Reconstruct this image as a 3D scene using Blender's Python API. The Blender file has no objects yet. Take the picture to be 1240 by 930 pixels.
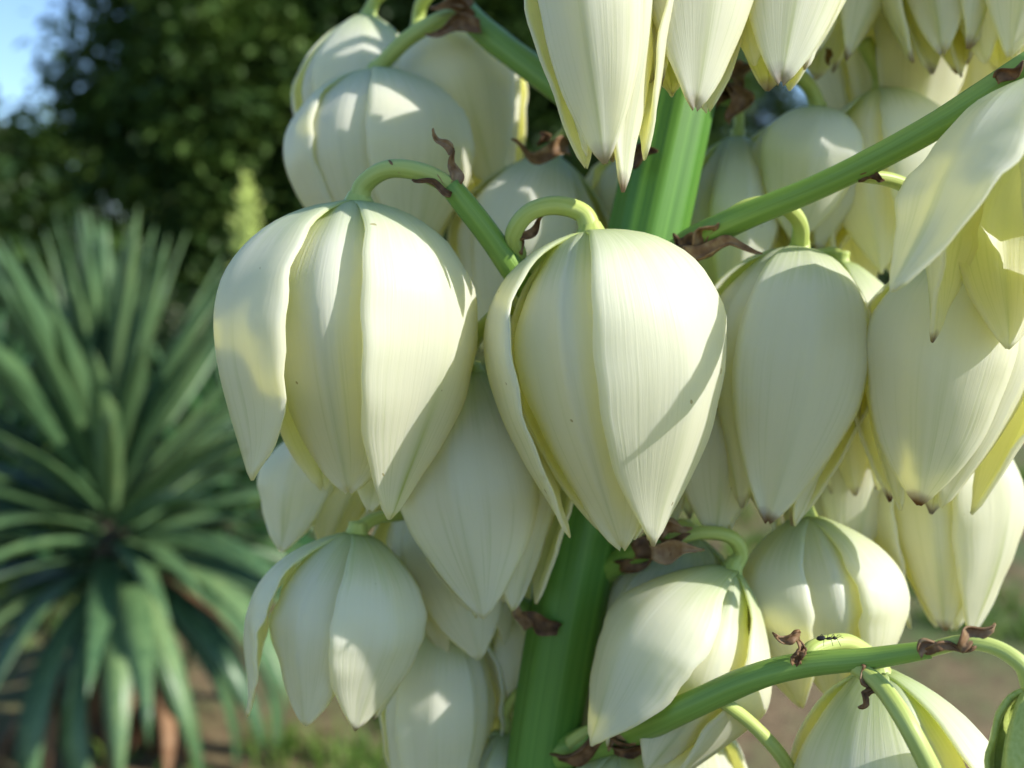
import bpy, math, random
import numpy as np
from mathutils import Vector, Matrix, Euler, noise

random.seed(11)
rng = np.random.default_rng(11)
scene = bpy.context.scene
C = scene.collection

# ------------------------------------------------------------------ camera
CAM = Vector((0, 0, 1.05))
PITCH = math.radians(-7)
FPX = 1122.0                                  # focal length in pixels of a 1240 px wide frame
cam_d = bpy.data.cameras.new('camera')
cam = bpy.data.objects.new('camera', cam_d)
C.objects.link(cam)
cam.location = CAM
cam.rotation_euler = (math.pi / 2 + PITCH, 0, 0)
cam_d.sensor_width = 36
cam_d.lens = 36 * FPX / 1240
cam_d.clip_start = 0.01
cam_d.clip_end = 400
cam_d.dof.use_dof = True
cam_d.dof.focus_distance = 0.157
cam_d.dof.aperture_fstop = 12.5
scene.camera = cam

# ------------------------------------------------------------------ sky, sun, exposure
SUN = Vector((0.80, -0.28, 0.62)).normalized()      # towards the sun
world = bpy.data.worlds.new('World')
scene.world = world
world.use_nodes = True
wn = world.node_tree.nodes
wl = world.node_tree.links
bg = wn['Background']
sky = wn.new('ShaderNodeTexSky')
sky.sky_type = 'NISHITA'
sky.sun_disc = False
sky.sun_elevation = math.asin(SUN.z)
sky.sun_rotation = math.atan2(SUN.x, SUN.y)
sky.air_density = 1.0
sky.dust_density = 0.0
sky.ozone_density = 4.0
wl.new(sky.outputs[0], bg.inputs[0])
bg.inputs[1].default_value = 0.135
sun_d = bpy.data.lights.new('sun', 'SUN')
sun_d.energy = 4.1
sun_d.angle = math.radians(0.53)
sun_d.color = (1.0, 0.955, 0.87)
sun = bpy.data.objects.new('sun', sun_d)
C.objects.link(sun)
sun.rotation_euler = SUN.to_track_quat('Z', 'Y').to_euler()
sun.location = SUN * 20
scene.view_settings.view_transform = 'Standard'
scene.view_settings.look = 'None'
scene.view_settings.exposure = 0.74
scene.view_settings.gamma = 1.0
cy = scene.cycles
cy.max_bounces = 10
cy.diffuse_bounces = 7
cy.transmission_bounces = 8
cy.glossy_bounces = 3
cy.transparent_max_bounces = 6
cy.use_denoising = True
cy.sample_clamp_indirect = 8

# ------------------------------------------------------------------ helpers
def at(px, py, d):
    """the point of the place at depth d (m) that the photograph shows at px, py"""
    x = (px - 620) / FPX * d
    u = -(py - 465) / FPX * d
    cp, sp = math.cos(PITCH), math.sin(PITCH)
    return CAM + Vector((x, d * cp - u * sp, d * sp + u * cp))


def mesh_from(name, verts, faces, uvs=None, smooth=True):
    me = bpy.data.meshes.new(name)
    me.from_pydata([tuple(map(float, v)) for v in verts], [], faces)
    if uvs is not None:
        lay = me.uv_layers.new(name='UVMap')
        idx = np.empty(len(me.loops), dtype=np.int32)
        me.loops.foreach_get('vertex_index', idx)
        lay.data.foreach_set('uv', np.asarray(uvs, dtype=np.float32)[idx].ravel())
    if smooth:
        me.polygons.foreach_set('use_smooth', [True] * len(me.polygons))
    me.update()
    return me


def link(name, me, mat=None, parent=None, loc=None):
    o = bpy.data.objects.new(name, me)
    C.objects.link(o)
    if mat is not None and me is not None and not me.materials:
        me.materials.append(mat)
    if parent is not None:
        o.parent = parent
    if loc is not None:
        o.location = loc
    return o


def tag(o, label=None, cat=None, group=None, kind=None):
    if label: o['label'] = label
    if cat: o['category'] = cat
    if group: o['group'] = group
    if kind: o['kind'] = kind
    return o


def empty(name, loc, label, cat, group=None):
    o = bpy.data.objects.new(name, None)
    C.objects.link(o)
    o.location = loc
    o.empty_display_size = 0.05
    return tag(o, label, cat, group)


def spline(pts, n):
    """Catmull-Rom through rows of pts, n samples per segment"""
    P = np.asarray(pts, float)
    P = np.vstack([2 * P[0] - P[1], P, 2 * P[-1] - P[-2]])
    out = []
    for i in range(1, len(P) - 2):
        p0, p1, p2, p3 = P[i - 1], P[i], P[i + 1], P[i + 2]
        for k in range(n):
            t = k / n
            out.append(0.5 * (2 * p1 + (p2 - p0) * t + (2 * p0 - 5 * p1 + 4 * p2 - p3) * t * t
                              + (3 * p1 - p0 - 3 * p2 + p3) * t ** 3))
    out.append(P[-2])
    return np.array(out)


def curve1(ts, vs, t):
    """smooth 1-d interpolation through control values"""
    ts, vs = np.asarray(ts, float), np.asarray(vs, float)
    m = np.gradient(vs, ts)
    i = np.clip(np.searchsorted(ts, t, 'right') - 1, 0, len(ts) - 2)
    h = ts[i + 1] - ts[i]
    x = (t - ts[i]) / h
    return ((2 * x ** 3 - 3 * x ** 2 + 1) * vs[i] + (x ** 3 - 2 * x ** 2 + x) * h * m[i]
            + (-2 * x ** 3 + 3 * x ** 2) * vs[i + 1] + (x ** 3 - x ** 2) * h * m[i + 1])


def tube(path, radii, nseg=12, ridge=0.0, nridge=9, sub=6, wob=0.0, seed=0):
    """verts, faces, uvs of a capped tube along a smooth path"""
    data = spline(np.column_stack([np.asarray(path, float), radii]), sub)
    P, R = data[:, :3], data[:, 3]
    T = np.gradient(P, axis=0)
    T /= np.linalg.norm(T, axis=1)[:, None]
    ref = np.array([0.0, -1.0, 0.0])
    if abs(T[0] @ ref) > 0.9: ref = np.array([1.0, 0, 0])
    N = np.cross(T[0], ref); N /= np.linalg.norm(N)
    verts, uvs = [], []
    acc = 0
    for i in range(len(P)):
        N = N - T[i] * (N @ T[i]); N /= np.linalg.norm(N)
        B = np.cross(T[i], N)
        if i: acc += np.linalg.norm(P[i] - P[i - 1])
        for k in range(nseg):
            a = 2 * math.pi * k / nseg
            r = R[i] * (1 + ridge * math.cos(nridge * a))
            if wob: r *= 1 + wob * noise.noise((math.cos(a) * 1.3 + seed, math.sin(a) * 1.3, acc * 160))
            verts.append(P[i] + (N * math.cos(a) + B * math.sin(a)) * r)
            uvs.append((k / nseg, acc))
    faces = []
    for i in range(len(P) - 1):
        for k in range(nseg):
            k2 = (k + 1) % nseg
            faces.append((i * nseg + k, i * nseg + k2, (i + 1) * nseg + k2, (i + 1) * nseg + k))
    n = len(verts)
    verts += [P[0] - T[0] * R[0] * .3, P[-1] + T[-1] * R[-1] * .3]
    uvs += [(0, 0), (0, acc)]
    L = (len(P) - 1) * nseg
    for k in range(nseg):
        k2 = (k + 1) % nseg
        faces.append((n, k2, k)); faces.append((n + 1, L + k, L + k2))
    return verts, faces, uvs


def shell(G, thick, uv=None):
    """closed sheet from a grid of points (nt, ns, 3): two skins and a rounded rim"""
    nt, ns, _ = G.shape
    du = np.gradient(G, axis=0); dv = np.gradient(G, axis=1)
    N = np.cross(du, dv); N /= (np.linalg.norm(N, axis=2)[..., None] + 1e-12)
    th = np.full((nt, ns, 1), thick * .5)
    th[:, 0] *= .45; th[:, -1] *= .45; th[0] *= .6; th[-1] *= .5
    A = (G + N * th).reshape(-1, 3); B = (G - N * th).reshape(-1, 3)
    verts = np.vstack([A, B])
    o = nt * ns
    i, j = np.meshgrid(np.arange(nt - 1), np.arange(ns - 1), indexing='ij')
    a = (i * ns + j).ravel(); b = a + 1; c = a + ns + 1; d = a + ns
    F = [tuple(x) for x in np.column_stack([a, d, c, b]).tolist()]
    F += [tuple(x) for x in np.column_stack([a + o, b + o, c + o, d + o]).tolist()]
    rim = list(range(ns)) + [k * ns + ns - 1 for k in range(1, nt)] + \
        [(nt - 1) * ns + k for k in range(ns - 2, -1, -1)] + [k * ns for k in range(nt - 2, 0, -1)]
    for k in range(len(rim)):
        p, q = rim[k], rim[(k + 1) % len(rim)]
        F.append((p, q, q + o, p + o))
    t, s = np.meshgrid(np.linspace(0, 1, nt), np.linspace(0, 1, ns), indexing='ij')
    U = np.column_stack([s.ravel(), t.ravel()]) if uv is None else uv
    return verts, F, np.vstack([U, U])


# ------------------------------------------------------------------ materials
def new_mat(name):
    m = bpy.data.materials.new(name)
    m.use_nodes = True
    nt = m.node_tree
    return m, nt, nt.nodes['Principled BSDF'], nt.nodes['Material Output']


def node(nt, kind, **kw):
    n = nt.nodes.new(kind)
    for k, v in kw.items():
        if k.startswith('_'): setattr(n, k[1:], v)
        else: n.inputs[k.replace('__', ' ')].default_value = v
    return n


def ramp(nt, fac, stops):
    r = nt.nodes.new('ShaderNodeValToRGB')
    e = r.color_ramp.elements
    while len(e) < len(stops): e.new(0.5)
    for q, (p, c) in zip(e, stops):
        q.position = p
        q.color = (*c, 1) if len(c) == 3 else c
    nt.links.new(fac, r.inputs[0])
    return r


def mix(nt, fac, a, b, blend='MIX'):
    m = nt.nodes.new('ShaderNodeMix')
    m.data_type = 'RGBA'
    m.blend_type = blend
    for sock, v in ((m.inputs[0], fac), (m.inputs[6], a), (m.inputs[7], b)):
        if isinstance(v, (int, float)): sock.default_value = v
        elif isinstance(v, tuple): sock.default_value = (*v, 1) if len(v) == 3 else v
        else: nt.links.new(v, sock)
    return m.outputs[2]


def math_n(nt, op, a, b=None, clamp=False):
    m = nt.nodes.new('ShaderNodeMath')
    m.operation = op
    m.use_clamp = clamp
    for s, v in ((m.inputs[0], a), (m.inputs[1], b)):
        if v is None: continue
        if isinstance(v, (int, float)): s.default_value = v
        else: nt.links.new(v, s)
    return m.outputs[0]


def petal_material():
    m, nt, p, out = new_mat('petal')
    L = nt.links
    uv = node(nt, 'ShaderNodeUVMap')
    sep = node(nt, 'ShaderNodeSeparateXYZ'); L.new(uv.outputs[0], sep.inputs[0])
    u, v = sep.outputs[0], sep.outputs[1]
    info = node(nt, 'ShaderNodeObjectInfo')
    oc = node(nt, 'ShaderNodeSeparateColor'); L.new(info.outputs['Color'], oc.inputs[0])
    # long veins
    mp = node(nt, 'ShaderNodeMapping'); mp.inputs['Scale'].default_value = (34, 1.1, 1)
    L.new(uv.outputs[0], mp.inputs[0])
    off = node(nt, 'ShaderNodeCombineXYZ'); L.new(math_n(nt, 'MULTIPLY', info.outputs['Random'], 40), off.inputs[2])
    L.new(off.outputs[0], mp.inputs['Location'])
    nz = node(nt, 'ShaderNodeTexNoise', Scale=1.0, Detail=5.0, Roughness=0.6); L.new(mp.outputs[0], nz.inputs[0])
    mp2 = node(nt, 'ShaderNodeMapping'); mp2.inputs['Scale'].default_value = (90, 9, 1)
    L.new(uv.outputs[0], mp2.inputs[0])
    nz2 = node(nt, 'ShaderNodeTexNoise', Scale=1.0, Detail=3.0); L.new(mp2.outputs[0], nz2.inputs[0])
    tc = node(nt, 'ShaderNodeTexCoord')
    nz3 = node(nt, 'ShaderNodeTexNoise', Scale=130.0, Detail=3.0); L.new(tc.outputs['Object'], nz3.inputs[0])
    base = ramp(nt, nz.outputs[0], [(0.25, (0.90, 0.91, 0.87)), (0.55, (0.93, 0.94, 0.92)), (0.8, (0.94, 0.95, 0.94))]).outputs[0]
    base = mix(nt, 0.35, base, mix(nt, nz3.outputs[0], (0.90, 0.91, 0.85), (0.94, 0.95, 0.94)))
    base = mix(nt, math_n(nt, 'MULTIPLY', ramp(nt, v, [(0.25, (0, 0, 0)), (0.75, (1, 1, 1))]).outputs[0], 0.5), base, (0.92, 0.91, 0.79))
    # green at the base of the tepal, fading in along the veins
    vg = math_n(nt, 'ADD', v, math_n(nt, 'MULTIPLY', math_n(nt, 'SUBTRACT', nz.outputs[0], 0.5), 0.22))
    g = ramp(nt, vg, [(0.0, (1, 1, 1)), (0.08, (0.6, 0.6, 0.6)), (0.27, (0, 0, 0))]).outputs[0]
    col = mix(nt, math_n(nt, 'MULTIPLY', g, 0.85), base, (0.50, 0.63, 0.15))
    # green midrib and keel towards the tip
    du = math_n(nt, 'ABSOLUTE', math_n(nt, 'SUBTRACT', u, 0.5))
    rib = ramp(nt, du, [(0.0, (1, 1, 1)), (0.035, (0.35, 0.35, 0.35)), (0.10, (0, 0, 0))]).outputs[0]
    tipk = ramp(nt, v, [(0.55, (0.10, 0.10, 0.10)), (0.9, (1, 1, 1)), (1.0, (0.5, 0.5, 0.5))]).outputs[0]
    ribf = math_n(nt, 'MULTIPLY', math_n(nt, 'MULTIPLY', rib, tipk), oc.outputs[1])
    col = mix(nt, ribf, col, (0.52, 0.60, 0.17))
    # small stains
    sp = node(nt, 'ShaderNodeTexNoise', Scale=75.0, Detail=2.0); L.new(tc.outputs['Object'], sp.inputs[0])
    spf = ramp(nt, sp.outputs[0], [(0.70, (0, 0, 0)), (0.76, (1, 1, 1))]).outputs[0]
    col = mix(nt, math_n(nt, 'MULTIPLY', spf, 0.5), col, (0.60, 0.55, 0.17))
    # greenish streaks along the veins of the lower half, and a few fine specks
    stf = math_n(nt, 'MULTIPLY', ramp(nt, nz.outputs[0], [(0.34, (1, 1, 1)), (0.46, (0, 0, 0))]).outputs[0], ramp(nt, v, [(0.45, (0, 0, 0)), (0.8, (0.55, 0.55, 0.55))]).outputs[0])
    col = mix(nt, stf, col, (0.72, 0.76, 0.52))
    fs = node(nt, 'ShaderNodeTexNoise', Scale=420.0, Detail=1.0); L.new(tc.outputs['Object'], fs.inputs[0])
    col = mix(nt, math_n(nt, 'MULTIPLY', ramp(nt, fs.outputs[0], [(0.80, (0, 0, 0)), (0.82, (1, 1, 1))]).outputs[0], 0.7), col, (0.42, 0.33, 0.10))
    # browned tip
    tb = ramp(nt, math_n(nt, 'ADD', v, math_n(nt, 'MULTIPLY', math_n(nt, 'SUBTRACT', nz3.outputs[0], .5), .10)),
              [(0.95, (0, 0, 0)), (1.0, (1, 1, 1))]).outputs[0]
    col = mix(nt, math_n(nt, 'MULTIPLY', tb, oc.outputs[0]), col, (0.22, 0.10, 0.035))
    L.new(col, p.inputs['Base Color'])
    p.inputs['Roughness'].default_value = 0.42
    p.inputs['Specular IOR Level'].default_value = 0.42
    bump = node(nt, 'ShaderNodeBump', Strength=0.32, Distance=0.0004)
    h = math_n(nt, 'ADD', math_n(nt, 'MULTIPLY', nz.outputs[0], 1.0), math_n(nt, 'MULTIPLY', nz2.outputs[0], 0.35))
    L.new(h, bump.inputs['Height'])
    L.new(bump.outputs[0], p.inputs['Normal'])
    tr = node(nt, 'ShaderNodeBsdfTranslucent')
    L.new(mix(nt, 1.0, col, (1.0, 0.965, 0.47), 'MULTIPLY'), tr.inputs[0])
    ms = node(nt, 'ShaderNodeMixShader'); ms.inputs[0].default_value = 0.56
    L.new(p.outputs[0], ms.inputs[1]); L.new(tr.outputs[0], ms.inputs[2])
    L.new(ms.outputs[0], out.inputs[0])
    return m


def stem_material(name, dark, light, streak=(70, 6), rough=0.45):
    m, nt, p, out = new_mat(name)
    L = nt.links
    uv = node(nt, 'ShaderNodeUVMap')
    mp = node(nt, 'ShaderNodeMapping'); mp.inputs['Scale'].default_value = (streak[0], streak[1], 1)
    L.new(uv.outputs[0], mp.inputs[0])
    nz = node(nt, 'ShaderNodeTexNoise', Scale=1.0, Detail=4.0); L.new(mp.outputs[0], nz.inputs[0])
    tc = node(nt, 'ShaderNodeTexCoord')
    n2 = node(nt, 'ShaderNodeTexNoise', Scale=60.0, Detail=3.0); L.new(tc.outputs['Object'], n2.inputs[0])
    c = ramp(nt, nz.outputs[0], [(0.3, dark), (0.7, light)]).outputs[0]
    c = mix(nt, math_n(nt, 'MULTIPLY', n2.outputs[0], 0.5), c, mix(nt, 0.5, dark, light))
    L.new(c, p.inputs['Base Color'])
    p.inputs['Roughness'].default_value = rough
    p.inputs['Specular IOR Level'].default_value = 0.4
    bump = node(nt, 'ShaderNodeBump', Strength=0.4, Distance=0.0005)
    L.new(nz.outputs[0], bump.inputs['Height']); L.new(bump.outputs[0], p.inputs['Normal'])
    return m


def leafy(name, cols, transl, rough=0.5, scale=18.0, tf=0.3, spec=0.35, stretch=None):
    m, nt, p, out = new_mat(name)
    L = nt.links
    tc = node(nt, 'ShaderNodeTexCoord')
    info = node(nt, 'ShaderNodeObjectInfo')
    src = tc.outputs['Object']
    if stretch:
        mp = node(nt, 'ShaderNodeMapping'); mp.inputs['Scale'].default_value = stretch
        L.new(src, mp.inputs[0]); src = mp.outputs[0]
    nz = node(nt, 'ShaderNodeTexNoise', Scale=scale, Detail=4.0); L.new(src, nz.inputs[0])
    f = math_n(nt, 'ADD', math_n(nt, 'MULTIPLY', nz.outputs[0], 0.7), math_n(nt, 'MULTIPLY', info.outputs['Random'], 0.3))
    c = ramp(nt, f, [(0.3, cols[0]), (0.52, cols[1]), (0.75, cols[2])]).outputs[0]
    L.new(c, p.inputs['Base Color'])
    p.inputs['Roughness'].default_value = rough
    p.inputs['Specular IOR Level'].default_value = spec
    if tf:
        tr = node(nt, 'ShaderNodeBsdfTranslucent'); tr.inputs[0].default_value = (*transl, 1)
        ms = node(nt, 'ShaderNodeMixShader'); ms.inputs[0].default_value = tf
        L.new(p.outputs[0], ms.inputs[1]); L.new(tr.outputs[0], ms.inputs[2]); L.new(ms.outputs[0], out.inputs[0])
    return m


M = {}
M['petal'] = petal_material()
M['stem'] = stem_material('main_stem_green', (0.055, 0.16, 0.018), (0.13, 0.29, 0.045), (44, 5))
M['branch'] = stem_material('branch_green', (0.13, 0.25, 0.035), (0.24, 0.38, 0.075), (18, 20))
M['pedicel'] = stem_material('pedicel_green', (0.33, 0.41, 0.08), (0.50, 0.57, 0.18), (10, 40))
M['bud'] = stem_material('bud_green', (0.30, 0.40, 0.06), (0.50, 0.56, 0.17), (12, 30))
M['bract'] = leafy('dried_bract', [(0.07, 0.036, 0.016), (0.25, 0.14, 0.065), (0.46, 0.32, 0.18)], (0.35, 0.14, 0.04), 0.6, 500.0, 0.25)
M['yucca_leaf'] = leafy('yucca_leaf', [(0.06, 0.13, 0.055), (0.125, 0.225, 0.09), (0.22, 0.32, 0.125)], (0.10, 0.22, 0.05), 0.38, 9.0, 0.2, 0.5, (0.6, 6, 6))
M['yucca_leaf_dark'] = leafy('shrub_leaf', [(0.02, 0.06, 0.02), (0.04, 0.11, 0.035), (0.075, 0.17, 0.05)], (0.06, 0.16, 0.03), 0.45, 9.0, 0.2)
M['dead_leaf'] = leafy('dead_leaf', [(0.09, 0.045, 0.02), (0.22, 0.11, 0.05), (0.40, 0.24, 0.13)], (0.3, 0.15, 0.05), 0.8, 14.0, 0.15)
M['bark'] = leafy('bark', [(0.03, 0.022, 0.015), (0.08, 0.055, 0.04), (0.14, 0.10, 0.075)], (0, 0, 0), 0.9, 12.0, 0)
M['crown_a'] = leafy('tree_leaf_dark', [(0.012, 0.030, 0.008), (0.038, 0.08, 0.016), (0.13, 0.21, 0.035)], (0.05, 0.10, 0.015), 0.5, 2.2, 0.25)
M['crown_b'] = leafy('tree_leaf_mid', [(0.016, 0.040, 0.010), (0.065, 0.125, 0.02), (0.17, 0.25, 0.05)], (0.08, 0.14, 0.02), 0.5, 2.0, 0.25)
M['grass'] = leafy('grass', [(0.05, 0.12, 0.015), (0.11, 0.21, 0.03), (0.24, 0.32, 0.07)], (0.15, 0.26, 0.03), 0.55, 3.0, 0.3)
M['straw'] = leafy('straw', [(0.16, 0.10, 0.05), (0.30, 0.20, 0.10), (0.45, 0.34, 0.19)], (0.3, 0.2, 0.08), 0.7, 3.0, 0.2)
m, nt, p, out = new_mat('ant'); M['ant'] = m
p.inputs['Base Color'].default_value = (0.012, 0.009, 0.007, 1); p.inputs['Roughness'].default_value = 0.3
m, nt, p, out = new_mat('pistil'); M['pistil'] = m
p.inputs['Base Color'].default_value = (0.55, 0.62, 0.30, 1); p.inputs['Roughness'].default_value = 0.5


def ground_material():
    m, nt, p, out = new_mat('ground')
    L = nt.links
    tc = node(nt, 'ShaderNodeTexCoord')
    big = node(nt, 'ShaderNodeTexNoise', Scale=0.9, Detail=6.0, Roughness=0.65); L.new(tc.outputs['Object'], big.inputs[0])
    fine = node(nt, 'ShaderNodeTexNoise', Scale=26.0, Detail=8.0, Roughness=0.75); L.new(tc.outputs['Object'], fine.inputs[0])
    soil = ramp(nt, fine.outputs[0], [(0.32, (0.09, 0.055, 0.03)), (0.5, (0.24, 0.16, 0.08)), (0.68, (0.40, 0.29, 0.16))]).outputs[0]
    green = ramp(nt, fine.outputs[0], [(0.3, (0.03, 0.07, 0.015)), (0.7, (0.13, 0.19, 0.05))]).outputs[0]
    f = ramp(nt, math_n(nt, 'ADD', math_n(nt, 'MULTIPLY', big.outputs[0], .7), math_n(nt, 'MULTIPLY', fine.outputs[0], .3)),
             [(0.45, (0, 0, 0)), (0.58, (1, 1, 1))]).outputs[0]
    L.new(mix(nt, f, soil, green), p.inputs['Base Color'])
    p.inputs['Roughness'].default_value = 0.95
    b = node(nt, 'ShaderNodeBump', Strength=0.8, Distance=0.03); L.new(fine.outputs[0], b.inputs['Height'])
    L.new(b.outputs[0], p.inputs['Normal'])
    return m


M['ground'] = ground_material()

# ------------------------------------------------------------------ ground: one uneven sheet to the horizon
gx = np.concatenate([-np.geomspace(150, 8, 14), np.linspace(-7, 7, 71), np.geomspace(8, 150, 14)])
gy = np.concatenate([-np.geomspace(150, 4, 12), np.linspace(-3, 11, 71), np.geomspace(12, 150, 14)])
gv = [(x, y, 0.035 * noise.fractal((x * .9, y * .9, 3.1), 1.0, 2.0, 4) if abs(x) < 8 and -4 < y < 12 else 0.0) for y in gy for x in gx]
nx = len(gx)
gf = [(j * nx + i, j * nx + i + 1, (j + 1) * nx + i + 1, (j + 1) * nx + i) for j in range(len(gy) - 1) for i in range(nx - 1)]
tag(link('ground', mesh_from('ground', gv, gf), M['ground']), 'brown dry soil with straw and green patches', 'ground', kind='structure')


def ground_z(x, y):
    return 0.035 * noise.fractal((x * .9, y * .9, 3.1), 1.0, 2.0, 4)


# ------------------------------------------------------------------ trees
def leaf_cloud(clumps, per, size, seed):
    r = np.random.default_rng(seed)
    V, F = [], []
    quad = np.array([[0, 0, 0], [.5, -.28, .06], [1, 0, 0], [.5, .28, .06]])
    for (c, rad) in clumps:
        n = per
        d = r.normal(size=(n, 3)); d /= np.linalg.norm(d, axis=1)[:, None]
        pos = np.asarray(c) + d * rad * (r.random((n, 1)) ** .45)
        for k in range(n):
            q = Euler((r.uniform(-.9, .9), r.uniform(-.2, 1.1), r.uniform(0, 6.28))).to_matrix()
            s = size * r.uniform(.6, 1.25)
            b = len(V)
            V.extend((quad @ np.array(q).T * s + pos[k]).tolist())
            F.append((b, b + 1, b + 2)); F.append((b, b + 2, b + 3))
    return V, F


def tree(name, label, x, y, h, rx, ry, z0, mat, n, seed, per=120, leaf=0.125, cat='tree', group=None):
    r = np.random.default_rng(seed)
    root = empty(name, (x, y, ground_z(x, y) - .03), label, cat, group)
    lean = r.uniform(-.25, .25, 2)
    trunk_top = np.array([lean[0], lean[1], h * .8])
    v, f, u = tube([(0, 0, 0), (lean[0] * .2, lean[1] * .3, h * .25), (lean[0] * .7, lean[1] * .6, h * .5), trunk_top],
                   [h * .03, h * .022, h * .015, h * .004], 9, sub=4, wob=.2, seed=seed)
    tr = link('trunk', mesh_from('trunk', v, f, u), M['bark'], root)
    clumps = []
    cz = (h + z0) / 2; rz = (h - z0) / 2
    while len(clumps) < n:
        p = r.uniform(-1, 1, 3)
        q = np.linalg.norm(p)
        lump = 0.78 + 0.30 * noise.noise(Vector(p / max(q, .01)) * 2.1 + Vector((seed, 0, 0)))
        if q > lump or q < .30: continue
        clumps.append((np.array([p[0] * rx, p[1] * ry, cz + p[2] * rz]), r.uniform(.22, .42) * min(1, rx / 1.6)))
    for k in range(9):
        c = clumps[r.integers(len(clumps))][0]
        st = trunk_top * r.uniform(.3, .85)
        v, f, u = tube([st, (st + c) / 2 + np.array([0, 0, .15 * rx * .3]), c], [h * .012, h * .007, h * .002], 6, sub=3)
        link('limb', mesh_from('limb', v, f, u), M['bark'], root)
    V, F = leaf_cloud(clumps, per, leaf, seed + 5)
    cr = link('crown', mesh_from('crown', V, F, smooth=False), mat, root)
    cr['kind'] = 'stuff'
    return root


tree('broadleaf_tree', 'tall dark leafy tree with open sky beside its outer edge', -2.45, 8.2, 5.6, 1.75, 1.4, .5, M['crown_a'], 330, 3)
tree('broadleaf_tree', 'lower lighter green tree standing in front of the tall dark trees', -4.0, 7.0, 2.35, 1.25, 1.1, .2, M['crown_b'], 200, 9)
tree('broadleaf_tree', 'tall dark tree behind the green bud spike', -.6, 8.6, 5.8, 1.8, 1.4, .3, M['crown_a'], 330, 21)
tree('broadleaf_tree', 'mid green leafy tree standing behind the thick flower stem', 1.35, 9.2, 4.6, 1.25, 1.3, .4, M['crown_b'], 240, 33)
tree('broadleaf_tree', 'low dark tree with blue sky above, seen between the cream flowers', 3.3, 9.4, 2.6, 1.7, 1.4, .2, M['crown_a'], 230, 41)
tree('broadleaf_tree', 'low green tree at the far side behind the dense flowers', 6.0, 9.8, 2.9, 1.8, 1.4, .2, M['crown_b'], 200, 47)
tree('broadleaf_tree', 'dark tree in the second row behind the tallest tree', -3.3, 12.0, 4.6, 2.0, 1.4, .1, M['crown_a'], 240, 71)
tree('broadleaf_tree', 'low dark tree in the second row below the gap of blue sky', -5.6, 11.6, 3.1, 1.9, 1.3, .1, M['crown_b'], 200, 91)
tree('broadleaf_tree', 'dark tree in the second row behind the bud spike', -.4, 12.2, 6.2, 2.3, 1.4, .1, M['crown_a'], 260, 77)
tree('broadleaf_tree', 'dark tree in the second row behind the flower stem', 2.6, 12.4, 4.4, 2.2, 1.4, .1, M['crown_a'], 240, 83)
tree('shrub', 'dark low shrub under the tall trees behind the spiky plant', -2.9, 6.4, 1.15, 1.3, .7, .05, M['crown_a'], 150, 52, 40, .07, 'shrub')
tree('shrub', 'dark low shrub beneath the tree with the bud spike in front', -1.0, 6.6, 1.05, 1.2, .7, .05, M['crown_a'], 150, 58, 40, .07, 'shrub')
tree('shrub', 'light green low shrub at the foot of the lower tree', -4.6, 6.7, 1.05, 1.1, .6, .05, M['crown_b'], 130, 63, 40, .07, 'shrub')

# ------------------------------------------------------------------ spiky yucca plants
def blade_mesh(name, bend, width=.075, n=10, twist=0.0):
    """unit-long strap leaf along +X that bends down by 'bend' radians"""
    V, F = [], []
    x = z = 0.0
    for i in range(n + 1):
        t = i / n
        a = -bend * t ** 1.4
        if i:
            x += math.cos(a) / n; z += math.sin(a) / n
        w = width * .5 * (0.50 + 0.72 * math.sin(min(1, t * 1.15 + .08) * math.pi * .62)) * (1 - max(0, (t - .55) / .45) ** 1.5) + .0012
        up = np.array([-math.sin(a), 0, math.cos(a)])
        tw = twist * t
        side = np.array([0, math.cos(tw), 0]) + up * math.sin(tw)
        c = np.array([x, 0, z])
        V += [c - side * w + up * w * .45, c + up * .001, c + side * w + up * w * .45, c - up * .005]
    for i in range(n):
        b = i * 4
        for k in range(4):
            k2 = (k + 1) % 4
            F.append((b + k, b + k2, b + 4 + k2, b + 4 + k))
    F += [(3, 2, 1, 0), (n * 4, n * 4 + 1, n * 4 + 2, n * 4 + 3)]
    return mesh_from(name, V, F)


def blade_set(mat, widths=(.070, .086)):
    out = []
    for b in (.06, .18, .35, .6, .95, 1.35, 1.75):
        row = []
        for k, w in enumerate(widths):
            me = blade_mesh('leaf', b, w, twist=(-.5, .6)[k % 2])
            me.materials.append(mat)
            row.append(me)
        out.append(row)
    return out


BL = blade_set(M['yucca_leaf'])
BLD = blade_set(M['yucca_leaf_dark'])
BLX = blade_set(M['dead_leaf'], (.05, .065))


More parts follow.
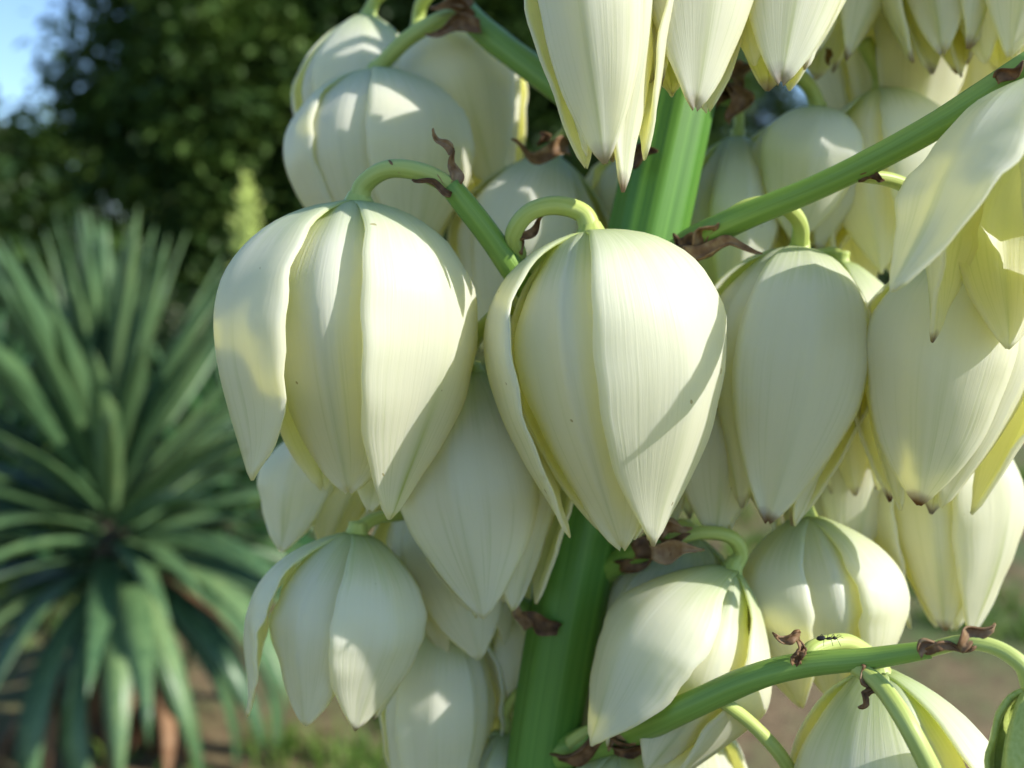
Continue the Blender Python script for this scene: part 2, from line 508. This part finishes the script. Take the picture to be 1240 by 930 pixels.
def yucca(name, label, base, n, length, trunk_h, blades, seed, dead=0, emin=-30, group=None, trunk_r=.05):
    r = np.random.default_rng(seed)
    root = empty(name, base, label, 'yucca plant', group)
    v, f, u = tube([(0, 0, -.03), (0.01, 0, trunk_h * .4), (0, .005, trunk_h * .8), (0, 0, trunk_h + .06)],
                   [trunk_r * 1.2, trunk_r, trunk_r * .95, trunk_r * .5], 10, sub=4, wob=.25, seed=seed)
    link('trunk', mesh_from('trunk', v, f, u), M['bark'], root)
    for i in range(n):
        t = i / (n - 1)                              # 0 = youngest, upright
        e = 88 - (88 - emin) * t ** 1.05 + r.uniform(-6, 6)
        b = int(np.clip((0.0 + 6.3 * t ** 1.5) + r.uniform(-.7, .9), 0, 6))
        me = blades[b][int(r.integers(2))]
        o = link('leaf', me, None, root, (0, 0, trunk_h * (1.10 - .42 * t)))
        s = length * r.uniform(.86, 1.1) * (1.0 if t > .12 else .9)
        o.scale = (s, s, s)
        o.rotation_euler = Euler((r.uniform(-.25, .25), -math.radians(e), i * 2.39996 + r.uniform(-.2, .2)), 'XYZ')
    for i in range(dead):
        me = BLX[int(r.integers(4, 7))][int(r.integers(2))]
        o = link('dead_leaf', me, None, root, (0, 0, trunk_h * r.uniform(.35, .8)))
        s = length * r.uniform(.55, .95)
        o.scale = (s, s, s)
        o.rotation_euler = Euler((r.uniform(-.5, .5), math.radians(r.uniform(10, 55)), r.uniform(0, 6.28)), 'XYZ')
    return root


c = at(132, 600, 2.0)
yucca('yucca_plant', 'large spiky blue-green yucca rosette on a short trunk with dead brown leaves', (c.x, c.y, ground_z(c.x, c.y)), 150, .59, c.z, BL, 5, dead=34, emin=-12)
c2 = at(262, 560, 3.0)
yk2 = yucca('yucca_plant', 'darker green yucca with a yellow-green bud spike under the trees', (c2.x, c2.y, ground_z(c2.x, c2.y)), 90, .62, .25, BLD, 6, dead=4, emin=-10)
c3 = at(-30, 560, 3.2)
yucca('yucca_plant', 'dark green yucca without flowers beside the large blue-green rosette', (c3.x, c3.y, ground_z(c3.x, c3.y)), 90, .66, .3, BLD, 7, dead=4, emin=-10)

# the bud spike of the second yucca
s_top = at(297, 214, 3.0) - yk2.location
s_mid = at(299, 330, 3.0) - yk2.location
v, f, u = tube([(0, 0, .2), (0.02, 0, .5), s_mid, s_top], [.014, .012, .009, .003], 8, sub=5)
link('flower_stem', mesh_from('flower_stem', v, f, u), M['bud'], yk2)
bv, bf, bu = tube([(0, 0, 0), (0, 0, .006), (0, 0, .016), (0, 0, .026)], [.002, .0055, .006, .001], 6, sub=2)
bud_me = mesh_from('bud', bv, bf, bu); bud_me.materials.append(M['bud'])
r = np.random.default_rng(4)
for i in range(190):
    t = r.random() ** .8
    p = s_top.lerp(s_mid, t * 1.25)
    a = i * 2.4
    rad = (.014 + .042 * min(1, t * 1.5)) * r.uniform(.35, 1.1)
    o = link('bud', bud_me, None, yk2, p + Vector((math.cos(a) * rad, math.sin(a) * rad, r.uniform(-.012, .012))))
    o.rotation_euler = (r.uniform(-.9, .9), r.uniform(-.9, .9), a)
    k = r.uniform(.8, 1.35); o.scale = (k, k, k)

# ------------------------------------------------------------------ grass and straw on the ground
def tufts(name, label, cat, mat, spots, hmin, hmax, seed, blades=14, w=.006):
    r = np.random.default_rng(seed)
    V, F = [], []
    for (x, y) in spots:
        z = ground_z(x, y) - .005
        for k in range(blades):
            a = r.uniform(0, 6.28); h = r.uniform(hmin, hmax); l = r.uniform(.1, .9) * h
            bx, by = x + r.normal() * .03, y + r.normal() * .03
            dx, dy = math.cos(a), math.sin(a)
            b = len(V)
            for t in (0, .5, 1):
                cx, cy_, cz = bx + dx * l * t * t, by + dy * l * t * t, z + h * t * (1 - .3 * t * t)
                ww = w * (1 - t * .92)
                V += [(cx - dy * ww, cy_ + dx * ww, cz), (cx + dy * ww, cy_ - dx * ww, cz)]
            F += [(b, b + 1, b + 3, b + 2), (b + 2, b + 3, b + 5, b + 4)]
    o = link(name, mesh_from(name, V, F, smooth=False), mat)
    return tag(o, label, cat, kind='stuff')


r = np.random.default_rng(8)
def scatter(n, x0, x1, y0, y1, thr):
    out = []
    while len(out) < n:
        x, y = r.uniform(x0, x1), r.uniform(y0, y1)
        if noise.fractal((x * .8, y * .8, 9.0), 1, 2, 3) > thr: out.append((x, y))
    return out
tufts('grass', 'short green grass tufts on the dry soil', 'grass', M['grass'], scatter(900, -3.5, 3.2, 1.5, 6.5, .12), .03, .12, 1)
tufts('tall_grass', 'bright yellow-green grass growing behind the large rosette', 'grass', M['grass'], scatter(700, -4.6, -.6, 3.4, 6.0, -.15), .15, .42, 2)
tufts('straw', 'dry straw and dead stalks lying on the brown soil', 'straw', M['straw'], scatter(900, -3, 4, 1.4, 7, -.3), .005, .05, 3, 10, .003)

# ------------------------------------------------------------------ the flowering stalk
STEM_PX = [(655, 960, .205), (668, 860, .205), (692, 720, .205), (722, 570, .206), (756, 410, .207), (800, 210, .208), (836, 40, .209), (872, -140, .211)]
stem_pts = [at(*q) for q in STEM_PX]
foot = Vector((stem_pts[0].x - .06, stem_pts[0].y + .02, -.03))
dn = (stem_pts[0] - stem_pts[1]).normalized()
low = [stem_pts[0] + dn * .03, stem_pts[0] + dn * .075, stem_pts[0] + dn * .15]
low += [low[2].lerp(foot, k) for k in (.2, .45, .7)]
stalk = empty('flowering_yucca_stalk', foot, 'thick green stalk hung with many cream bell flowers', 'flower stalk')
rel = lambda P: [np.array(p - foot) for p in P]
v, f, u = tube(rel([foot] + low[::-1] + stem_pts), [.014, .0135, .0125, .0115, .0105, .0097, .0088, .0082, .0081, .0083, .0087, .0088, .0086, .0084, .0078], 36, .035, 8, 10)
link('main_stem', mesh_from('main_stem', v, f, u), M['stem'], stalk)


def stem_at(py):
    ys = [q[1] for q in STEM_PX]
    o = np.argsort(ys)
    return at(float(np.interp(py, np.array(ys)[o], np.array([q[0] for q in STEM_PX])[o])), py, .207)


def branch(pxs, radii, mat='branch', name='branch', seg=14):
    v, f, u = tube(rel([at(*q) for q in pxs]), radii, seg, .03, 5, 7, wob=.05, seed=len(pxs))
    return link(name, mesh_from(name, v, f, u), M[mat], stalk)


branch([(735, 440, .203), (690, 405, .188), (640, 352, .176), (592, 285, .171), (545, 225, .169)], [.0030, .0028, .0025, .0023, .0021])
branch([(806, 330, .203), (835, 297, .190), (885, 270, .180), (1000, 222, .171), (1120, 160, .163), (1262, 72, .152)], [.0040, .0032, .0027, .0024, .0025, .0027])
branch([(655, 915, .203), (740, 893, .192), (812, 866, .172), (900, 826, .163), (970, 806, .159), (1050, 798, .154), (1125, 787, .149)], [.0040, .0034, .0026, .0023, .0021, .0018, .0014])
branch([(806, 190, .206), (720, 138, .214), (640, 80, .220), (575, 28, .226), (548, -10, .23)], [.0036, .0034, .0033, .0032, .0026])
branch([(718, 700, .205), (765, 672, .196), (805, 655, .188)], [.0030, .0026, .0024])
branch([(672, 760, .206), (645, 745, .207), (622, 728, .208)], [.0030, .0028, .0020])
branch([(820, 120, .208), (855, 110, .214), (888, 118, .222)], [.0036, .0030, .0022])
branch([(860, -60, .208), (960, -100, .195), (1060, -110, .19), (1180, -120, .185)], [.0042, .0034, .003, .0024])
branch([(850, -40, .208), (790, -120, .18), (730, -200, .165)], [.0042, .0034, .003])

PROF_T = [0, .05, .12, .22, .34, .47, .62, .76, .88, 1.0]
PROF_Z = [0, .012, .045, .125, .25, .40, .58, .745, .88, 1.0]
PROF_R = [.07, .26, .48, .74, .94, 1.0, .91, .72, .53, .36]
W_T = [0, .06, .15, .28, .44, .60, .75, .87, .94, .98, 1.0]
W_V = [.17, .30, .54, .84, 1.0, .93, .70, .40, .21, .10, .03]
NT, NS = 30, 17


def petal_mesh(L, R, az, outer, o, r):
    g = lambda k, d: o.get(k, d)
    t = np.linspace(0, 1, NT)[:, None]
    s = np.linspace(-1, 1, NS)[None, :]
    tip = g('tip', .34) + r.uniform(-.06, .10); flare = g('flare', r.uniform(-.02, .08)); curl = g('curl', r.uniform(-.02, .06))
    pr = np.array(PROF_R); k = (tip - .36)
    pr = pr + k * np.array([0, 0, 0, 0, .02, .08, .25, .5, .78, 1.0])
    rr = curve1(PROF_T, pr, t) + flare * t ** 2 + curl * np.clip((t - .82) / .18, 0, 1) ** 2
    zz = (curve1(PROF_T, PROF_Z, t) + g('sh', .4) * .075 * np.sin(math.pi * np.clip(t / .62, 0, 1))) * g('len', 1.0)
    rad = rr * R + ((.0013 if outer else -.0015) + g('off', 0)) * np.clip(t * 5, 0, 1)
    w = curve1(W_T, W_V, t) * R * g('w', .74 if outer else .70) * (1 + g('blunt', 0) * np.clip((t - .55) / .45, 0, 1) ** 1.3 * np.clip((1.0 - t) / .06, 0, 1))
    rho = np.maximum(rad, .34 * R) * g('cup', r.uniform(.82, .95))
    phi = np.clip(s * w / rho, -1.5, 1.5)
    win = np.sin(np.clip(t, 0, 1) * math.pi) ** .7
    radial = rad - rho * (1 - np.cos(phi))
    tang = rho * np.sin(phi)
    pl = g('pleat', .0003 if outer else .0008) * r.uniform(.7, 1.2)
    radial = radial + pl * win * (np.exp(-(s / .16) ** 2) - .55 * np.exp(-((np.abs(s) - .42) / .25) ** 2))
    radial = radial + g('rib', .00025) * win * np.exp(-(s / .045) ** 2)
    e0, e1 = g('edge', (r.uniform(-.0006, .0012), r.uniform(-.0006, .0012)))
    radial = radial + win * (e0 * np.clip(-s, 0, 1) ** 4 + e1 * np.clip(s, 0, 1) ** 4)
    ph = r.uniform(0, 6.28)
    radial = radial + .00045 * win * np.abs(s) ** 3 * np.sin(t * 17 + ph + s * 2) + .00022 * win * np.abs(s) ** 2 * np.sin(t * 41 + ph * 2)
    q = r.uniform(0, 6.28, 6); fr = r.uniform(.7, 1.3, 6)
    radial = radial + .00035 * win * (np.sin(5 * fr[0] * t + 2.2 * s * fr[1] + q[0]) + .7 * np.sin(9 * fr[2] * t - 3.5 * s * fr[3] + q[1]) + .4 * np.sin(14 * fr[4] * t + 5 * s * fr[5] + q[2]))
    tang = tang * (1 + .025 * np.sin(t * 13 + ph)) + g('bend', r.uniform(-.05, .05)) * R * t ** 2
    zf = zz * L + np.zeros_like(s) + .02 * L * np.sin(ph) * t * s ** 2
    a = az + g('twist', r.uniform(-.08, .08)) * t
    ca, sa = np.cos(a), np.sin(a)
    # local frame: x = right, y = away from the viewer, z = up; az 0 faces -y, positive turns to +x
    X = radial * sa + tang * ca
    Y = -(radial * ca - tang * sa)
    G = np.stack([X, Y, -zf], axis=2)
    return shell(G, .0009)


FL = []


def flower(top, end, hw, phase, pedicel=None, pet=None, brown=.35, green=.5, mat='petal', pr=(.0017, .0015), label=None, stalk_py=None, **base):
    """hanging bell: receptacle point, tip end, half width in pixels; six tepals, each a sub-part"""
    A, B = at(*top), at(*end)
    ax = (B - A); L = ax.length; ax.normalize()
    zc = -ax
    f = Vector((0, -1, 0)); f = (f - zc * f.dot(zc)).normalized()
    rt = zc.cross(f).normalized()
    mat3 = Matrix((rt, -f, zc)).transposed()
    R = hw * (top[2] + end[2]) * .5 / FPX
    i = len(FL)
    r = np.random.default_rng(100 + i)
    k = R / .021
    v, fc, u = tube([(0, 0, -.0034 * k), (0, 0, -.0015 * k), (0, 0, .0006), (0, 0, .0022)], [.0042 * k, .0038 * k, .0027 * k, .0018], 14, .06, 6, 4)
    fo = link('flower', mesh_from('flower', v, fc, u), M['pedicel'], stalk, A - foot)
    fo.rotation_mode = 'QUATERNION'
    fo.rotation_quaternion = mat3.to_quaternion()
    if label: fo['label'] = label
    pet = pet or {}
    base.setdefault('sh', r.uniform(.2, 1.3))
    for j in range(6):
        outer = j % 2 == 0
        o = dict(base); o.update(pet.get(j, {}))
        az = math.radians(phase + 60 * j + r.uniform(-4, 4) + o.get('daz', 0))
        v, fc, u = petal_mesh(L * r.uniform(.97, 1.0), R, az, outer, o, r)
        po = link('petal', mesh_from('petal', v, fc, u), M[mat], fo)
        po.color = (o.get('brown', float(r.random() < brown) * r.uniform(.4, 1)), o.get('green', green * r.uniform(.3, 1.2)), 0, 1)
    v, fc, u = tube([(0, 0, -.002), (0, 0, -L * .18), (0, 0, -L * .42), (0, 0, -L * .55)], [.003 * k, .0042 * k, .0032 * k, .0016 * k], 9, .08, 3, 4)
    link('pistil', mesh_from('pistil', v, fc, u), M['pistil'], fo)
    inv = mat3.transposed()
    if pedicel is None:
        S = stem_at(top[1] + 70 if stalk_py is None else stalk_py)
        U = A - ax * .012
        m1 = U.lerp(S, .35) + Vector((0, .004, .006))
        pts = [S, S.lerp(m1, .55), m1, A - ax * .006, A - ax * .0005]
        rd = [pr[0] * 1.2, pr[0], pr[0], pr[1], pr[1] * 1.15]
    else:
        pts = [at(*q) for q in pedicel] + [A - ax * .0005]
        rd = list(np.linspace(pr[0], pr[1], len(pts) - 1)) + [pr[1] * 1.2]
    rd = [q * .88 for q in rd]
    loc = [np.array(inv @ (p - A)) for p in pts]
    v, fc, u = tube(loc, rd, 12, .02, 5, 8, wob=.06, seed=i)
    link('pedicel', mesh_from('pedicel', v, fc, u), M['pedicel'], fo)
    FL.append(fo)
    return fo


# the two in front
flower((434, 247, .172), (426, 628, .174), 134, 48, [(545, 225, .169), (512, 209, .168), (470, 205, .169), (442, 222, .171)],
       {0: dict(tip=.34, w=.80, edge=(.0014, 0), green=1.0, cup=.95, off=.0008), 1: dict(tip=.4),
        4: dict(tip=.62, flare=.10, w=.90, cup=.72, len=.87, pleat=.0014, edge=(0, .0018), brown=0, blunt=.55, daz=3), 5: dict(tip=.34, w=.78, len=.90, pleat=.0018, brown=0, blunt=.5, off=-.001), 3: dict(tip=.5, len=.93)},
       sh=0.15, brown=0, green=.7, pr=(.0019, .0020))
flower((716, 284, .168), (758, 660, .166), 131, 31, [(628, 310, .174), (622, 284, .170), (640, 258, .168), (672, 249, .168), (705, 258, .168)],
       {0: dict(tip=.20, w=.80, cup=1.0, brown=.9, pleat=.0003, off=.001, edge=(.0008, 0)), 5: dict(tip=.16, w=.78, pleat=.0014, brown=0, off=-.0014), 4: dict(tip=.36, w=.74, len=.95, brown=0), 1: dict(tip=.22, brown=.3)},
       sh=0.0, brown=.2, tip=.22, green=.35, pr=(.0018, .0020))
# right of the stem
flower((968, 303, .186), (922, 628, .184), 99, -4, [(868, 272, .182), (905, 250, .180), (945, 248, .180), (968, 270, .183)],
       {0: dict(tip=.30, w=.86, cup=1.0, pleat=.0006, brown=1)}, sh=0.1, brown=.5, pr=(.0017, .0018))
flower((1162, 312, .178), (1122, 622, .174), 105, -30, [(1045, 213, .170), (1085, 220, .172), (1130, 245, .176), (1158, 285, .178)],
       {0: dict(tip=.26, w=.86, brown=1), 1: dict(tip=.24, w=.9)}, brown=.4, pr=(.0014, .0018))
flower((1282, 92, .150), (1246, 420, .146), 120, -68, [(1275, 60, .1515), (1290, 58, .150), (1290, 76, .150)],
       {0: dict(tip=1.2, flare=.62, w=.66, len=.97, cup=1.1, twist=0, bend=0), 1: dict(tip=.5, w=.66, brown=1, len=1.0), 5: dict(tip=.8, flare=.2)}, brown=.4, pr=(.002, .002))
flower((990, 135, .222), (962, 310, .219), 82, -20, [(948, 85, .218), (968, 92, .219), (984, 112, .221)], {0: dict(tip=.30)}, brown=.3, pr=(.0022, .0020))
flower((1066, 112, .225), (1082, 345, .215), 88, 20, [(1046, 50, .222), (1058, 75, .224), (1064, 95, .225)], None, brown=.3, pr=(.0022, .0020), tip=.5)
flower((893, 168, .228), (876, 400, .222), 64, 0, [(888, 118, .222), (894, 135, .228), (895, 152, .228)], {0: dict(w=.66), 1: dict(w=.66)}, brown=.3)
flower((1020, 318, .206), (1040, 600, .204), 66, 25, [(900, 345, .212), (960, 318, .214), (1005, 306, .210)], None, brown=.5, stalk_py=380)
flower((852, 430, .196), (845, 640, .200), 76, 0, None, None, brown=.2, tip=.6, stalk_py=470)
flower((1008, 435, .222), (1002, 690, .216), 78, 10, None, None, brown=.4, tip=.5, stalk_py=520)
flower((1138, 500, .212), (1146, 765, .204), 80, 22, None, {0: dict(tip=.25, green=1)}, brown=.2, stalk_py=600, tip=.3)
flower((1080, 420, .222), (1085, 640, .222), 72, 50, None, None, brown=.4, stalk_py=520)
# above, right
flower((712, -195, .160), (742, 225, .153), 80, -16, [(730, -200, .165), (718, -215, .162)], {0: dict(tip=.20, w=1.05, pleat=.0005, brown=.6, len=.99), 1: dict(tip=.24, len=1.03, w=.8)}, brown=.3, w=.8, len=.93)
flower((715, -215, .205), (705, 25, .203), 86, 10, None, None, brown=.3, stalk_py=-100)  # added, mostly unseen flower that blocks the sun from the upper-left bell
flower((815, -200, .172), (826, 150, .161), 98, 14, [(790, -160, .178), (805, -215, .174)], {0: dict(tip=.22, w=1.0, len=1.0), 5: dict(tip=.42, w=.7, len=.93, brown=1)}, brown=.3, len=.90, w=.8)
flower((965, -200, .180), (930, 122, .166), 90, -2, [(960, -100, .195), (958, -170, .186), (962, -215, .182)], {0: dict(tip=.22, w=1.0, len=1.0)}, brown=.4, len=.92, w=.82)
flower((1082, -60, .236), (1080, 215, .236), 88, 10, None, None, brown=.6, stalk_py=-40)
flower((1150, -160, .205), (1145, 78, .200), 82, 18, [(1120, -118, .19), (1140, -175, .20)], None, brown=1)
flower((1235, -150, .200), (1215, 85, .196), 84, -20, [(1180, -120, .185), (1225, -170, .20)], None, brown=.6)
flower((1190, -40, .240), (1180, 190, .238), 84, 30, None, None, brown=.6, stalk_py=-60)
flower((1010, -150, .215), (985, 85, .212), 78, 40, None, None, brown=1, stalk_py=-60)
# above, left
flower((456, 88, .226), (470, 330, .226), 106, 42, [(556, 16, .226), (528, 26, .224), (492, 48, .223), (466, 74, .225)], {4: dict(w=.72)}, sh=0.5, brown=0, green=.4, pr=(.0022, .0022))
flower((446, 22, .252), (436, 260, .252), 80, 10, [(548, -10, .230), (500, -25, .24), (462, -8, .25), (450, 8, .252)], None, brown=0, green=.5, pr=(.002, .002))
flower((508, 36, .250), (590, 238, .246), 92, 15, [(548, -10, .230), (530, -16, .238), (512, 2, .247), (507, 20, .25)], {0: dict(w=.86)}, brown=0, green=.6, pr=(.002, .002))
flower((668, 190, .232), (612, 432, .230), 92, -10, [(690, 150, .222), (688, 160, .226), (676, 172, .230)], None, brown=.1, green=.5, pr=(.002, .002))
flower((768, 190, .236), (752, 300, .236), 48, 10, None, None, brown=.2, stalk_py=200)
# lower left
flower((572, 452, .193), (604, 742, .190), 104, -12, [(622, 372, .177), (596, 385, .178), (574, 412, .184), (565, 436, .190)], {0: dict(w=.9, pleat=.0006, tip=.4), 1: dict(tip=.3)}, sh=1.2, brown=0, green=.6, pr=(.0016, .0018))
flower((432, 646, .190), (400, 872, .187), 96, 38, [(520, 610, .205), (490, 622, .200), (455, 628, .194)], {4: dict(tip=.7, flare=.1, w=.62), 0: dict(tip=.46)}, sh=1.0, brown=.3, tip=.5, green=.5)
flower((405, 520, .218), (372, 668, .214), 66, -20, None, None, brown=0, stalk_py=560, tip=.6)
flower((528, 570, .216), (575, 790, .212), 88, 12, None, {0: dict(tip=.6)}, brown=0, stalk_py=640, tip=.5)
flower((540, 742, .214), (528, 985, .214), 70, -5, [(622, 728, .208), (590, 718, .212), (555, 724, .214)], None, brown=.2, tip=.62, green=.3)
flower((628, 700, .228), (622, 880, .226), 62, 10, None, None, brown=.1, stalk_py=740, tip=.55)
flower((612, 885, .214), (590, 1080, .214), 56, 5, [(660, 830, .206), (632, 838, .210), (614, 860, .213)], None, brown=.1, green=.8)
# lower right
flower((886, 690, .188), (775, 930, .182), 100, -60, [(805, 655, .190), (850, 645, .188), (885, 650, .187), (897, 670, .188)], {0: dict(tip=.55, w=.92, flare=.12), 1: dict(w=.8, off=-.003), 2: dict(off=-.002)}, sh=1.5, brown=.1, green=.5, pr=(.0016, .0017), tip=.45)
flower((838, 650, .206), (780, 890, .206), 84, -20, [(765, 672, .196), (800, 640, .200), (830, 636, .205)], None, brown=.2)
flower((976, 626, .200), (1002, 850, .196), 96, 58, [(968, 590, .206), (970, 600, .203), (974, 614, .201)], {0: dict(w=.84)}, sh=1.2, brown=.2, green=.4, pr=(.0017, .0018))
flower((1062, 812, .168), (1100, 1150, .166), 114, -40, [(975, 805, .160), (985, 786, .161), (1022, 778, .164), (1052, 794, .167)], {0: dict(tip=.4, w=.86), 1: dict(tip=.5, off=-.002), 2: dict(flare=.45, tip=.9, w=.85, daz=-6)}, sh=1.2, brown=.1, green=.7, pr=(.0018, .0019))
flower((1136, 965, .142), (1150, 1240, .142), 80, 0, [(1035, 806, .155), (1068, 832, .150), (1100, 880, .144), (1128, 935, .142)], None, brown=.1, pr=(.0016, .0019))
flower((958, 945, .172), (965, 1200, .172), 80, 10, [(870, 846, .170), (905, 872, .171), (938, 905, .171), (955, 930, .172)], None, brown=.1, pr=(.0014, .0015))
flower((755, 905, .196), (760, 1150, .196), 84, 20, [(690, 900, .196), (715, 885, .194), (745, 888, .195)], None, brown=.1, green=.8)
flower((838, 862, .205), (832, 1080, .205), 66, -15, [(770, 890, .195), (800, 850, .20), (828, 846, .204)], None, brown=.1, green=.8)
flower((1250, 836, .142), (1262, 1120, .140), 44, -30, [(1125, 787, .149), (1165, 778, .146), (1205, 784, .144), (1238, 806, .142)], None, mat='pedicel', label='unopened green flower bud', brown=0, pr=(.0013, .0015))

# ------------------------------------------------------------------ dried bracts
def bract(p, to, width, curl=.6, roll=0.0, seed=0, up=(0, -1, 0), parent=stalk):
    """papery withered bract from pixel point p towards pixel point to (both with depth)"""
    r = np.random.default_rng(seed + 900)
    A, B = np.array(at(*p)), np.array(at(*to))
    d = B - A; L = np.linalg.norm(d); d /= L
    upv = np.array(up, float); upv -= d * (upv @ d); upv /= np.linalg.norm(upv)
    sd = np.cross(d, upv)
    sd, upv = sd * math.cos(roll) + upv * math.sin(roll), upv * math.cos(roll) - sd * math.sin(roll)
    nt_, ns_ = 15, 7
    G = np.zeros((nt_, ns_, 3))
    ph = r.uniform(0, 6.28, 3)
    for i in range(nt_):
        t = i / (nt_ - 1)
        w = width * (.55 + .75 * math.sin(min(1, t * 1.4 + .1) * 2.2)) * (1 - t ** 1.6) + .00012
        c = A + d * L * t + upv * L * (curl * (t ** 2 - t) + .06 * math.sin(t * 9 + ph[0])) + sd * L * .08 * math.sin(t * 7 + ph[1])
        tw = .8 * math.sin(t * 3 + ph[2])
        for j in range(ns_):
            s = j / (ns_ - 1) * 2 - 1
            a = s * 1.25
            off = sd * math.sin(a + tw) * w + upv * (1 - math.cos(a)) * w * .9
            G[i, j] = c + off + (noise.noise(Vector((i * .5, j * .7, seed))) * .0005) * upv
    v, f, u = shell(G, .0004)
    v = v - np.array(foot)
    return link('bract', mesh_from('bract', v, f, u), M['bract'], parent)


B = [((552, 226, .1685), (546, 180, .1675), .0011, .25), ((546, 186, .1675), (524, 156, .167), .0007, .5), ((540, 220, .168), (470, 196, .167), .0007, .15), ((548, 232, .167), (500, 214, .1665), .0006, -.2),
     ((628, 306, .172), (630, 276, .1695), .0013, .2), ((628, 290, .170), (662, 262, .1685), .0008, .4),
     ((690, 186, .214), (618, 176, .205), .0022, .2), ((762, 196, .198), (796, 180, .196), .0024, .3), ((660, 172, .213), (655, 160, .212), .0016, .3),
     ((888, 100, .214), (884, 152, .212), .0036, .3), ((905, 78, .215), (893, 110, .214), .0030, .2), ((875, 105, .215), (868, 130, .213), .0024, -.2),
     ((835, 300, .184), (868, 268, .178), .0020, .3), ((830, 302, .184), (922, 298, .176), .0017, -.25), ((838, 300, .183), (815, 285, .186), .0020, .3),
     ((1040, 213, .1675), (1072, 216, .1670), .0011, .3), ((1210, 100, .1525), (1240, 75, .149), .0012, .2),
     ((770, 668, .189), (836, 652, .183), .0026, .3), ((790, 668, .186), (852, 662, .182), .0022, -.3), ((752, 690, .196), (812, 660, .188), .0018, .2), ((800, 640, .186), (838, 640, .184), .0016, .2),
     ((672, 768, .196), (632, 742, .195), .0022, .3), ((640, 760, .200), (625, 722, .199), .0018, .3),
     ((675, 915, .194), (770, 898, .182), .0020, .3), ((740, 906, .186), (812, 892, .180), .0018, -.2), ((770, 880, .182), (735, 905, .185), .0020, .2),
     ((962, 803, .157), (968, 770, .156), .0012, .3), ((968, 772, .156), (934, 768, .155), .0009, -.35), ((958, 800, .157), (976, 785, .156), .0010, .2),
     ((1042, 806, .153), (1056, 838, .151), .0012, .2), ((1056, 834, .151), (1040, 858, .151), .0006, -.3),
     ((1112, 790, .147), (1150, 778, .146), .0011, .3), ((1120, 786, .1465), (1182, 782, .1445), .0007, -.15), ((1158, 780, .145), (1206, 756, .144), .0013, .2),
     ((580, 30, .220), (515, 40, .217), .0022, .25), ((560, 12, .221), (545, -22, .220), .0028, .3), ((575, 15, .221), (520, 6, .219), .0020, .3),
     ((1000, 60, .214), (1005, 78, .213), .0010, .3)]
for i, (p, q, w, cu) in enumerate(B):
    bract(p, q, w, cu, random.uniform(-.5, .5), i)

# ------------------------------------------------------------------ the ant on the lower branch
ar = at(1000, 776, .1565)
ant = empty('ant', ar, 'small black ant walking on the green lower branch', 'ant')
v, f, u = tube([(-.0016, 0, 0), (-.0012, 0, .0001), (-.0004, 0, .0002), (-.00005, 0, .00005), (.0003, 0, .0001), (.0008, 0, .0001), (.00105, 0, .0001), (.0014, 0, .0002), (.0019, 0, .0001)],
               [.0001, .00042, .00038, .0001, .00024, .00022, .0001, .00032, .0001], 8, sub=3)
link('body', mesh_from('body', v, f, u), M['ant'], ant, (0, 0, .0003))
for sx in (-.0003, .0003, .0008):
    for sy in (-1, 1):
        v, f, u = tube([(sx, 0, .0003), (sx * 1.8, sy * .0006, .0009), (sx * 2.6, sy * .0013, -.0004)], [.00007, .00006, .00004], 5, sub=3)
        link('leg', mesh_from('leg', v, f, u), M['ant'], ant)
for sy in (-1, 1):
    v, f, u = tube([(.0018, sy * .0001, .0005), (.0022, sy * .0004, .0009), (.0028, sy * .0006, .0007)], [.00005, .00005, .00004], 5, sub=3)
    link('antenna', mesh_from('antenna', v, f, u), M['ant'], ant)
